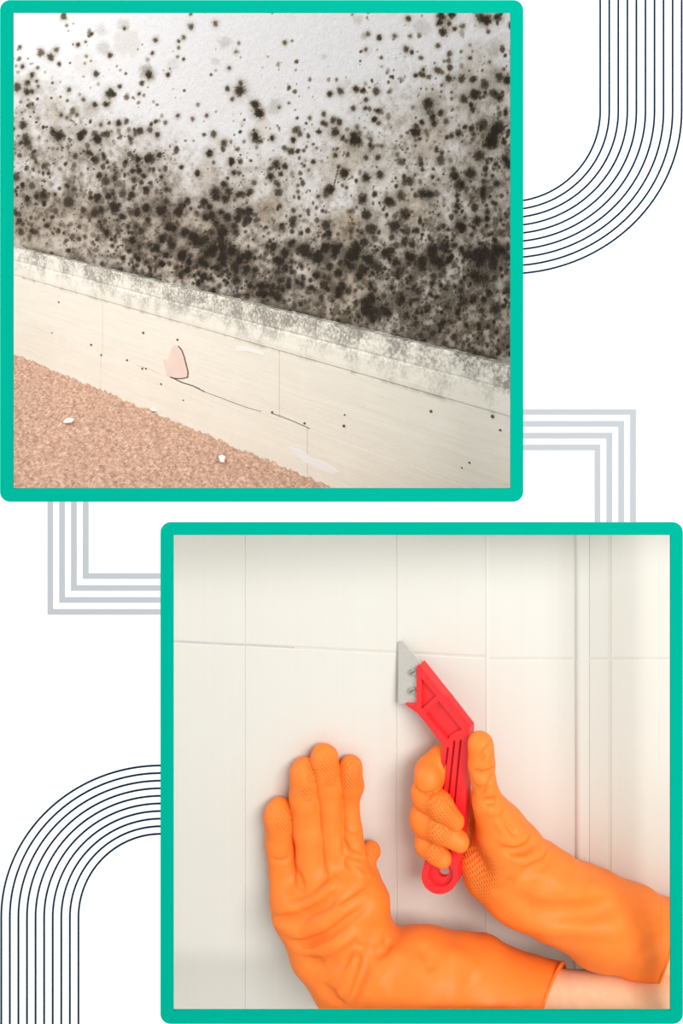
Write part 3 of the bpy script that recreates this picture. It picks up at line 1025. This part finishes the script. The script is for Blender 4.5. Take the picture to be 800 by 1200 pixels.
# ================================================================== gloved hands (signed distance fields)
class Field:
    def __init__(self):
        self.palm, self.fingers, self.extra, self.cut = [], [], [], None
        self.kp, self.kf, self.kj = 0.010, 0.004, 0.008

    @staticmethod
    def chain(pts):
        out = []
        for px, py, Y, r in pts:
            out.append((np.array(P(px, py, Y)), r * (1 + Y) / F))
        return out

    @staticmethod
    def smin(a, b, k):
        h = np.clip(0.5 + 0.5 * (b - a) / k, 0, 1)
        return b * (1 - h) + a * h - k * h * (1 - h)

    @staticmethod
    def seg(p, a, ra, b, rb):
        ba = b - a
        t = np.clip(((p - a) @ ba) / max(1e-9, ba @ ba), 0, 1)
        q = p - a - t[..., None] * ba
        return np.sqrt((q * q).sum(-1)) - (ra + t * (rb - ra))

    def run(self, p, ch, k):
        d = None
        for (a, ra), (b, rb) in zip(ch[:-1], ch[1:]):
            e = self.seg(p, a, ra, b, rb)
            d = e if d is None else self.smin(d, e, k)
        return d

    def base(self, p):
        d = None
        for ch in self.palm:
            e = self.run(p, ch, self.kp)
            d = e if d is None else self.smin(d, e, self.kp)
        fd = None
        for ch in self.fingers:
            e = self.run(p, ch, self.kf)
            fd = e if fd is None else np.minimum(fd, e)
        if fd is not None:
            d = self.smin(d, fd, self.kj)
        return d

    def surface(self, px, py, Y0=-0.03, Y1=0.14):
        ys = np.linspace(Y0, Y1, 500)
        pp = np.array([P(px, py, y) for y in ys])
        d = self.base(pp)
        i = np.nonzero(d < 0)[0]
        return Vector(pp[i[0]]) if len(i) else None

    def crease(self, pts, r, amt, sign):
        """sign +1 ridge, -1 groove; r radius of influence in m, amt height in m"""
        q = [self.surface(x, y) for x, y in pts]
        q = [np.array(v) for v in q if v is not None]
        if len(q) > 1:
            self.extra.append((q, r, amt * sign * 1.8))

    def full(self, p):
        d = self.base(p)
        for q, r, amt in self.extra:
            lo = np.min(q, 0) - 3 * r
            hi = np.max(q, 0) + 3 * r
            m = ((p > lo) & (p < hi)).all(-1)
            if not m.any():
                continue
            pm = p[m]
            e = None
            n = len(q) - 1
            for i in range(n):
                ba = q[i + 1] - q[i]
                t = np.clip(((pm - q[i]) @ ba) / max(1e-9, ba @ ba), 0, 1)
                w = pm - q[i] - t[..., None] * ba
                dist = np.sqrt((w * w).sum(-1))
                u = (i + t) / n
                fade = np.clip(np.minimum(u, 1 - u) * 4 + 0.15, 0, 1)
                val = fade * np.exp(-(dist / r) ** 2)
                e = val if e is None else np.maximum(e, val)
            dm = d[m]
            d[m] = dm - amt * e
        # slack, slightly wavy rubber
        x, y, z = p[..., 0], p[..., 1], p[..., 2]
        d = d - 0.0007 * np.sin(92 * x + 61 * z + 40 * y + 0.7) * np.sin(118 * z - 47 * x + 2.0) - 0.0003 * np.sin(190 * x - 130 * z + 1.0)
        if self.cut is not None:
            c, n = self.cut
            d = np.maximum(d, (p - c) @ n)
        return d

    def mesh(self, name, h, wall=None):
        allp = [(a, r) for ch in self.palm + self.fingers for a, r in ch]
        lo = np.min([a - r for a, r in allp], 0) - 10 * h
        hi = np.max([a + r for a, r in allp], 0) + 10 * h
        n = np.ceil((hi - lo) / h).astype(int) + 1
        xs, ys, zs = [lo[i] + h * np.arange(n[i]) for i in range(3)]
        B = 10
        D = np.empty(tuple(n), dtype=np.float32)
        reach = 0.5 * B * h * math.sqrt(3) + 0.014
        for i0 in range(0, n[0], B):
            for j0 in range(0, n[1], B):
                kc = np.arange(0, n[2], B)
                cen = np.array([[lo[0] + h * (i0 + B / 2), lo[1] + h * (j0 + B / 2), lo[2] + h * (k0 + B / 2)] for k0 in kc])
                dc = self.base(cen)
                if self.cut is not None:
                    dc = np.maximum(dc, (cen - self.cut[0]) @ self.cut[1])
                for k0, dv in zip(kc, dc):
                    sl = (slice(i0, i0 + B), slice(j0, j0 + B), slice(k0, k0 + B))
                    if abs(dv) > reach:
                        D[sl] = dv
                        continue
                    gx, gy, gz = np.meshgrid(xs[sl[0]], ys[sl[1]], zs[sl[2]], indexing='ij')
                    pp = np.stack([gx, gy, gz], -1).reshape(-1, 3)
                    D[sl] = self.full(pp).reshape(gx.shape)
        return surface_nets(name, D, lo, h)


def surface_nets(name, D, lo, h):
    nx, ny, nz = D.shape
    ins = D < 0
    c = [ins[i:nx - 1 + i, j:ny - 1 + j, k:nz - 1 + k] for i in (0, 1) for j in (0, 1) for k in (0, 1)]
    cnt = sum(x.astype(np.int8) for x in c)
    act = (cnt > 0) & (cnt < 8)
    cells = np.argwhere(act)
    idx = np.full(act.shape, -1, dtype=np.int64)
    idx[act] = np.arange(len(cells))
    acc = np.zeros((len(cells), 3)); w = np.zeros(len(cells))
    corners = [(i, j, k) for i in (0, 1) for j in (0, 1) for k in (0, 1)]
    for a in corners:
        for ax in range(3):
            if a[ax]:
                continue
            b = list(a); b[ax] = 1
            da = D[cells[:, 0] + a[0], cells[:, 1] + a[1], cells[:, 2] + a[2]]
            db = D[cells[:, 0] + b[0], cells[:, 1] + b[1], cells[:, 2] + b[2]]
            m = (da < 0) != (db < 0)
            t = np.where(m, da / np.where(m, da - db, 1), 0)
            pt = np.tile(np.array(a, float), (len(cells), 1))
            pt[:, ax] += t
            acc[m] += pt[m]; w[m] += 1
    verts = lo + h * (cells + acc / w[:, None])
    faces = []
    for ax in range(3):
        sl0 = [slice(None)] * 3; sl1 = [slice(None)] * 3
        sl0[ax] = slice(0, -1); sl1[ax] = slice(1, None)
        e = ins[tuple(sl0)] != ins[tuple(sl1)]
        ed = np.argwhere(e)
        u, v = [(1, 2), (2, 0), (0, 1)][ax]
        ok = (ed[:, u] > 0) & (ed[:, v] > 0) & (ed[:, u] < D.shape[u] - 1) & (ed[:, v] < D.shape[v] - 1)
        ed = ed[ok]
        q = []
        for du, dv in ((-1, -1), (0, -1), (0, 0), (-1, 0)):
            cc = ed.copy()
            cc[:, u] += du; cc[:, v] += dv
            q.append(idx[cc[:, 0], cc[:, 1], cc[:, 2]])
        q = np.stack(q, -1)
        fl = ins[ed[:, 0], ed[:, 1], ed[:, 2]]
        q = np.where(fl[:, None], q, q[:, ::-1])
        faces.append(q[(q >= 0).all(1)])
    q = np.concatenate(faces)
    me = bpy.data.meshes.new(name)
    me.vertices.add(len(verts)); me.vertices.foreach_set('co', verts.astype(np.float32).ravel())
    me.loops.add(q.size); me.loops.foreach_set('vertex_index', q.astype(np.int32).ravel())
    me.polygons.add(len(q))
    me.polygons.foreach_set('loop_start', np.arange(0, q.size, 4, dtype=np.int32))
    me.polygons.foreach_set('loop_total', np.full(len(q), 4, dtype=np.int32))
    me.update(calc_edges=True)
    me['grid'] = 1
    return me


t = NT('orange_rubber')
oc = t.coords()
gr = t.n('ShaderNodeAttribute', attribute_name='grip').outputs['Fac']
# raised diamond grid on the gripping surfaces
sp = t.n('ShaderNodeSeparateXYZ'); t.l(oc, sp.inputs[0])
K = 2 * math.pi / 0.0046
u1 = t.math('SINE', t.math('MULTIPLY', t.math('ADD', sp.outputs[0], t.math('MULTIPLY', sp.outputs[2], 0.9)), K))
u2 = t.math('SINE', t.math('MULTIPLY', t.math('SUBTRACT', t.math('MULTIPLY', sp.outputs[0], 0.9), sp.outputs[2]), K))
dia = t.math('MULTIPLY', t.math('MAXIMUM', u1, u2), gr)
nz_ = t.noise(oc, 90, 3, 0.5)
colr = t.mix(nz_, (0.92, 0.20, 0.024, 1), (0.95, 0.225, 0.03, 1))
t.set(colr, 0.52, 0.28)
t.b.inputs['Subsurface Weight'].default_value = 0.08
t.b.inputs['Subsurface Radius'].default_value = (1.0, 0.35, 0.1)
t.b.inputs['Subsurface Scale'].default_value = 0.004
t.bump(t.math('ADD', t.math('MULTIPLY', dia, 0.8), t.math('MULTIPLY', nz_, 0.25)), 0.7, 0.0011)
MAT['orange_rubber'] = t.m
t = NT('skin')
oc = t.coords()
n_ = t.noise(oc, 60, 4, 0.6)
n2_ = t.noise(oc, 400, 2, 0.6)
colr = t.mix(t.ramp(n_, [(0.35, 0.0), (0.7, 1.0)]), (0.86, 0.56, 0.345, 1), (0.92, 0.64, 0.42, 1))
t.set(colr, 0.5, 0.35)
t.b.inputs['Subsurface Weight'].default_value = 0.15
t.b.inputs['Subsurface Radius'].default_value = (1.0, 0.4, 0.2)
t.b.inputs['Subsurface Scale'].default_value = 0.004
t.bump(n2_, 0.15, 0.0008)
MAT['skin'] = t.m

person = empty('person', P(860, 1330, 0.06))
tag(person, 'forearms of a person wearing orange rubber gloves, scraping the tile joint', 'person')


def grip_attr(me, centres, field):
    n = len(me.vertices)
    co = np.empty(n * 3, dtype=np.float32)
    me.vertices.foreach_get('co', co)
    co = co.reshape(-1, 3)
    g = np.zeros(n, dtype=np.float32)
    for (px, py, Y, r) in centres:
        q = field.surface(px, py)
        c = np.array(q if q is not None else P(px, py, Y)); rr = r * (1 + Y) / F
        d = np.sqrt(((co - c) ** 2).sum(-1))
        g = np.maximum(g, np.clip((rr - d) / (0.35 * rr), 0, 1))
    at = me.attributes.new('grip', 'FLOAT', 'POINT')
    at.data.foreach_set('value', g)


def limb(name, pts, parent, mat, seg=28, sub=10):
    """tapering round limb through pixel/depth points"""
    ch = Field.chain(pts)
    # Catmull-Rom through the points
    P3 = [Vector(a) for a, r in ch]; R3 = [r for a, r in ch]
    cs, rs_ = [], []
    for i in range(len(P3) - 1):
        p0, p1, p2, p3 = P3[max(i - 1, 0)], P3[i], P3[i + 1], P3[min(i + 2, len(P3) - 1)]
        for k in range(sub):
            u = k / sub
            cs.append(0.5 * ((2 * p1) + (p2 - p0) * u + (2 * p0 - 5 * p1 + 4 * p2 - p3) * u * u + (3 * p1 - p0 - 3 * p2 + p3) * u ** 3))
            rs_.append(R3[i] + (R3[i + 1] - R3[i]) * (u * u * (3 - 2 * u)))
    cs.append(P3[-1]); rs_.append(R3[-1])
    v, f = [], []
    for i, c_ in enumerate(cs):
        t_ = (cs[min(i + 1, len(cs) - 1)] - cs[max(i - 1, 0)]).normalized()
        a_ = t_.cross(EZ).normalized(); b_ = a_.cross(t_).normalized()
        for k in range(seg):
            th = 2 * math.pi * k / seg
            v.append(c_ + (a_ * math.cos(th) + b_ * math.sin(th)) * rs_[i])
    for i in range(len(cs) - 1):
        for k in range(seg):
            a0, b0 = i * seg + k, i * seg + (k + 1) % seg
            f.append((a0, b0, b0 + seg, a0 + seg))
    f.append(tuple(range(seg))); f.append(tuple((len(cs) - 1) * seg + k for k in reversed(range(seg))))
    me = mesh_from(name, v, f)
    bm = bmesh.new(); bm.from_mesh(me); bmesh.ops.recalc_face_normals(bm, faces=bm.faces); bm.to_mesh(me); bm.free()
    o = link(name, me, mat, smooth=True)
    adopt(o, parent)
    return o


def rim(field, parent, glove, rad):
    """rolled edge along the cut of the cuff, found by marching out from its centre"""
    c, n = field.cut
    n_v = Vector(n); c_v = Vector(c)
    a_ = n_v.cross(EZ).normalized(); b_ = a_.cross(n_v).normalized()
    ring = []
    N = 64
    for k in range(N):
        th = 2 * math.pi * k / N
        d_ = a_ * math.cos(th) + b_ * math.sin(th)
        rr = np.linspace(0, 0.09, 400)
        pp = np.array([c_v + d_ * float(r) for r in rr])
        val = field.base(pp)
        i = np.nonzero(val > 0)[0]
        ring.append(c_v + d_ * float(rr[i[0]] if len(i) else 0.05))
    v, f = [], []
    m = 8
    for k in range(N):
        p = ring[k]
        out = (p - c_v).normalized()
        for j in range(m):
            th = 2 * math.pi * j / m
            v.append(p + out * math.cos(th) * rad + n_v * math.sin(th) * rad)
    for k in range(N):
        for j in range(m):
            a0, b0 = k * m + j, k * m + (j + 1) % m
            a1, b1 = ((k + 1) % N) * m + j, ((k + 1) % N) * m + (j + 1) % m
            f.append((a0, b0, b1, a1))
    me = mesh_from('cuff_rim', v, f)
    bm = bmesh.new(); bm.from_mesh(me); bmesh.ops.recalc_face_normals(bm, faces=bm.faces); bm.to_mesh(me); bm.free()
    o = link('cuff_rim', me, 'orange_rubber', smooth=True)
    o.parent = glove
    o.matrix_parent_inverse = Matrix.Identity(4)
    return o


def dl(px, r, off=0.0):
    """depth of the centre of something of pixel radius r resting on the tiled wall"""
    return depth_at(px) - r * 1.1 / F - off


# ---------------- hand flat on the wall
L = Field()
ch = Field.chain
L.fingers = [
    ch([(327, 956, dl(327, 18.3), 18.3), (329, 985, dl(329, 18), 18.2), (333, 1020, dl(333, 19, .004), 18.0), (339, 1052, dl(339, 21, .010), 20)]),
    ch([(356.5, 908, dl(356, 17.5), 17.6), (358.5, 935, dl(357, 19), 18.8), (362, 975, dl(361, 19, .005), 18.6), (367, 1030, dl(365, 20, .016), 19)]),
    ch([(380, 891, dl(381, 16.5), 16.8), (384, 920, dl(384, 16.5), 16.8), (388, 965, dl(388, 16, .006), 15.2), (393, 1018, dl(392, 17, .016), 17)]),
    ch([(411, 902, dl(411, 14.5), 14.6), (411.5, 920, dl(411, 14), 14.2), (409.5, 947, dl(411, 11, .004), 10.4), (411.5, 975, dl(411, 13, .008), 13.0), (414, 1010, dl(414, 16, .014), 16)]),
    ch([(435, 997, dl(435, 11, .004), 10.2), (430, 1010, dl(430, 11, .010), 9.2), (432, 1026, dl(430, 11, .014), 10.6), (424, 1040, dl(424, 16, .02), 17)]),
]
L.palm = [
    ch([(339, 1050, dl(339, 21, .010), 21), (346, 1063, dl(346, 28, .012), 28), (374, 1108, dl(376, 36, .012), 34), (412, 1150, .082, 46)]),
    ch([(368, 1032, dl(366, 20, .016), 19), (385, 1070, dl(385, 30, .018), 33), (405, 1108, dl(402, 40, .012), 41)]),
    ch([(393, 1020, dl(392, 17, .016), 17), (402, 1060, dl(400, 32, .018), 34), (412, 1105, dl(410, 40, .012), 42)]),
    ch([(414, 1012, dl(414, 16, .014), 16), (423, 1058, dl(422, 30, .018), 31), (424, 1092, dl(428, 34, .016), 35), (440, 1140, .080, 44)]),
    ch([(408, 1110, .086, 40), (436, 1150, .078, 46), (500, 1153, .068, 51.5), (560, 1166, .062, 54), (640, 1195, .058, 52.5), (690, 1207, .056, 52.5)]),
]
n_cut = np.array(Vector((0.80, -0.50, -0.16)).normalized())
L.cut = (np.array(P(640, 1195, .058)), n_cut)
RG, GR = 1, -1
for pts, r, a, sg in (
        ([(316, 1067), (335, 1069), (352, 1064), (372, 1054), (388, 1040), (396, 1028)], .0060, .0055, RG),
        ([(320, 1078), (340, 1077), (362, 1068), (384, 1056), (400, 1042)], .0050, .0050, GR),
        ([(332, 1090), (352, 1094), (378, 1084), (402, 1066), (424, 1048)], .0050, .0034, RG),
        ([(340, 1104), (360, 1106), (384, 1096), (408, 1078), (432, 1060)], .0042, .0032, GR),
        ([(396, 1060), (414, 1046), (428, 1034), (436, 1026)], .0034, .0026, GR),
        ([(404, 1006), (414, 1018), (426, 1026)], .0026, .0022, RG),
        ([(402, 985), (408, 1000), (418, 1004), (427, 1006)], .0032, .0042, GR),
        ([(404, 968), (413, 974), (423, 972)], .0022, .0018, RG),
        ([(358, 1122), (378, 1134), (398, 1128), (417, 1112), (420, 1104)], .0066, .0058, GR),
        ([(348, 1114), (366, 1116), (392, 1108), (416, 1094)], .0050, .0028, RG),
        ([(419, 1108), (415, 1130), (408, 1152), (396, 1172)], .0062, .0054, RG),
        ([(432, 1104), (428, 1130), (420, 1152), (410, 1176)], .0065, .0034, GR),
        ([(456, 1100), (450, 1112), (436, 1120)], .0050, .0040, GR),
        ([(490, 1106), (502, 1122), (506, 1140)], .0070, .0020, GR),
        ([(470, 1108), (462, 1126), (448, 1146), (440, 1166)], .0080, .0026, RG),
        ([(520, 1110), (545, 1128), (560, 1150)], .0120, .0022, RG),
        ([(376, 1158), (390, 1166), (404, 1178)], .0050, .0030, GR),
        ([(342, 1012), (352, 1030), (354, 1042)], .0040, .0020, GR),
        ([(384, 1012), (389, 1028), (396, 1036)], .0030, .0016, RG),
        ([(318, 1005), (328, 1009), (340, 1005)], .0030, .0010, GR)):
    L.crease(pts, r, a, sg)
meL = L.mesh('rubber_glove', 0.0012)
grip_attr(meL, [(333, 962, .09, 15), (366, 905, .085, 13), (361, 930, .085, 11), (384, 896, .085, 13), (387, 914, .085, 10), (412, 905, .085, 14), (412, 918, .085, 14), (437, 1000, .09, 9)], L)
gl = link('rubber_glove', meL, 'orange_rubber', smooth=True)
adopt(gl, person)
gl['label'] = 'orange rubber glove on the hand laid flat against the tiles'
rim(L, person, gl, 0.0017)
limb('arm', [(590, 1184, .060, 44), (640, 1197, .058, 47.5), (720, 1202, .056, 48.5), (800, 1206, .055, 50), (880, 1214, .040, 50), (960, 1200, .0, 55), (1120, 1130, -.16, 62), (1240, 1080, -.24, 66)], person, 'skin')

# ---------------- hand holding the scraper
def hy(px, py):
    return tool(px, py).y


R = Field()
R.kj = 0.006
R.fingers = [
    # index: comes round from behind the handle, tip to the left of it
    ch([(538, 893, .112, 15), (517, 894, .110, 16.5), (503, 907, .101, 18.0), (501, 912, .092, 16.5)]),
    # middle, ring, little: round the left edge, tips over the front of the handle
    ch([(560, 950, .112, 16), (520, 930, .118, 16), (499, 931, .111, 17.0), (499, 932, .094, 16.8), (516, 945, hy(516, 945) - .0135, 14.8), (533, 962, hy(533, 962) - .0105, 11.0)]),
    ch([(565, 975, .108, 16), (520, 962, .116, 16), (498, 960, .109, 17.5), (498, 961, .092, 17.0), (516, 972, hy(516, 972) - .0135, 14.6), (538, 986, hy(536, 986) - .0105, 11.2)]),
    ch([(562, 1000, .104, 14), (520, 992, .111, 14), (501, 988, .104, 14.2), (501, 989, .087, 13.6), (511, 998, hy(511, 998) - .012, 12.4), (518.5, 1005, hy(519, 1005) - .0105, 10.6)]),
    # thumb up along the spine
    ch([(563.5, 873.0, .070, 15.0), (564, 896, .069, 15.4), (565.5, 914, .069, 13.6), (571, 938, .071, 17.5), (583, 966, .075, 26)]),
]
R.palm = [
    ch([(577, 952, .081, 20), (588, 976, .080, 29), (602, 1002, .080, 35), (622, 1026, .080, 40)]),
    ch([(570, 955, .102, 16), (572, 985, .100, 22), (570, 1010, .094, 24), (598, 1032, .085, 37)]),
    ch([(560, 1008, .092, 20), (566, 1020, .089, 24), (602, 1038, .082, 37)]),
    ch([(600, 1028, .080, 38), (640, 1046, .079, 43), (700, 1076, .086, 46), (745, 1091, .093, 43), (785, 1104, .098, 37.5), (830, 1120, .099, 36)]),
]
ctr = P(783, 1104, .098)
R.cut = (np.array(ctr), np.array(Vector((0.80, -0.42, -0.30)).normalized()))
for pts, r, a, sg in (
        ([(576, 872), (568, 882), (559, 893)], .0028, .0036, GR),
        ([(555, 905), (566, 908), (580, 901)], .0032, .0042, GR),
        ([(556, 914), (568, 918), (580, 912)], .0032, .0032, RG),
        ([(560, 932), (570, 920), (579, 908)], .0030, .0036, GR),
        ([(566, 940), (582, 938), (598, 930)], .0038, .0040, GR),
        ([(570, 950), (588, 950), (606, 942)], .0040, .0036, RG),
        ([(578, 958), (590, 975), (602, 988)], .0036, .0022, RG),
        ([(588, 950), (596, 968), (604, 980)], .0034, .0022, GR),
        ([(590, 994), (604, 998), (618, 993), (624, 984)], .0046, .0048, GR),
        ([(584, 982), (600, 988), (614, 982), (619, 970)], .0046, .0040, RG),
        ([(596, 1004), (614, 1008), (632, 1000), (640, 988)], .0048, .0030, RG),
        ([(608, 1028), (622, 1018), (638, 1012), (644, 1000)], .0052, .0028, GR),
        ([(600, 1050), (624, 1066), (652, 1070), (690, 1068), (726, 1056)], .0095, .0045, GR),
        ([(622, 1086), (660, 1088), (700, 1090), (740, 1086)], .0090, .0030, RG),
        ([(640, 1034), (680, 1046), (716, 1044)], .0100, .0026, RG),
        ([(740, 1082), (760, 1074), (776, 1072)], .0070, .0024, GR),
        ([(745, 1120), (765, 1110), (782, 1092)], .0070, .0022, GR),
        ([(575, 1046), (592, 1040), (604, 1030)], .0040, .0020, GR),
        ([(487, 925), (500, 930), (510, 930)], .0022, .0014, GR)):
    R.crease(pts, r, a, sg)
meR = R.mesh('rubber_glove', 0.0012)
grip_attr(meR, [(560, 1014, .074, 34), (556, 1028, .074, 30), (512, 945, .073, 22), (528, 958, .069, 16), (514, 972, .071, 20), (510, 998, .068, 14)], R)
gr_o = link('rubber_glove', meR, 'orange_rubber', smooth=True)
adopt(gr_o, person)
gr_o['label'] = 'orange rubber glove on the hand gripping the scraper'
rim(R, person, gr_o, 0.0017)
limb('arm', [(740, 1090, .096, 32), (785, 1104, .098, 34), (850, 1122, .098, 38), (930, 1150, .088, 48), (1060, 1110, .06, 58), (1260, 1040, -.02, 64)], person, 'skin')
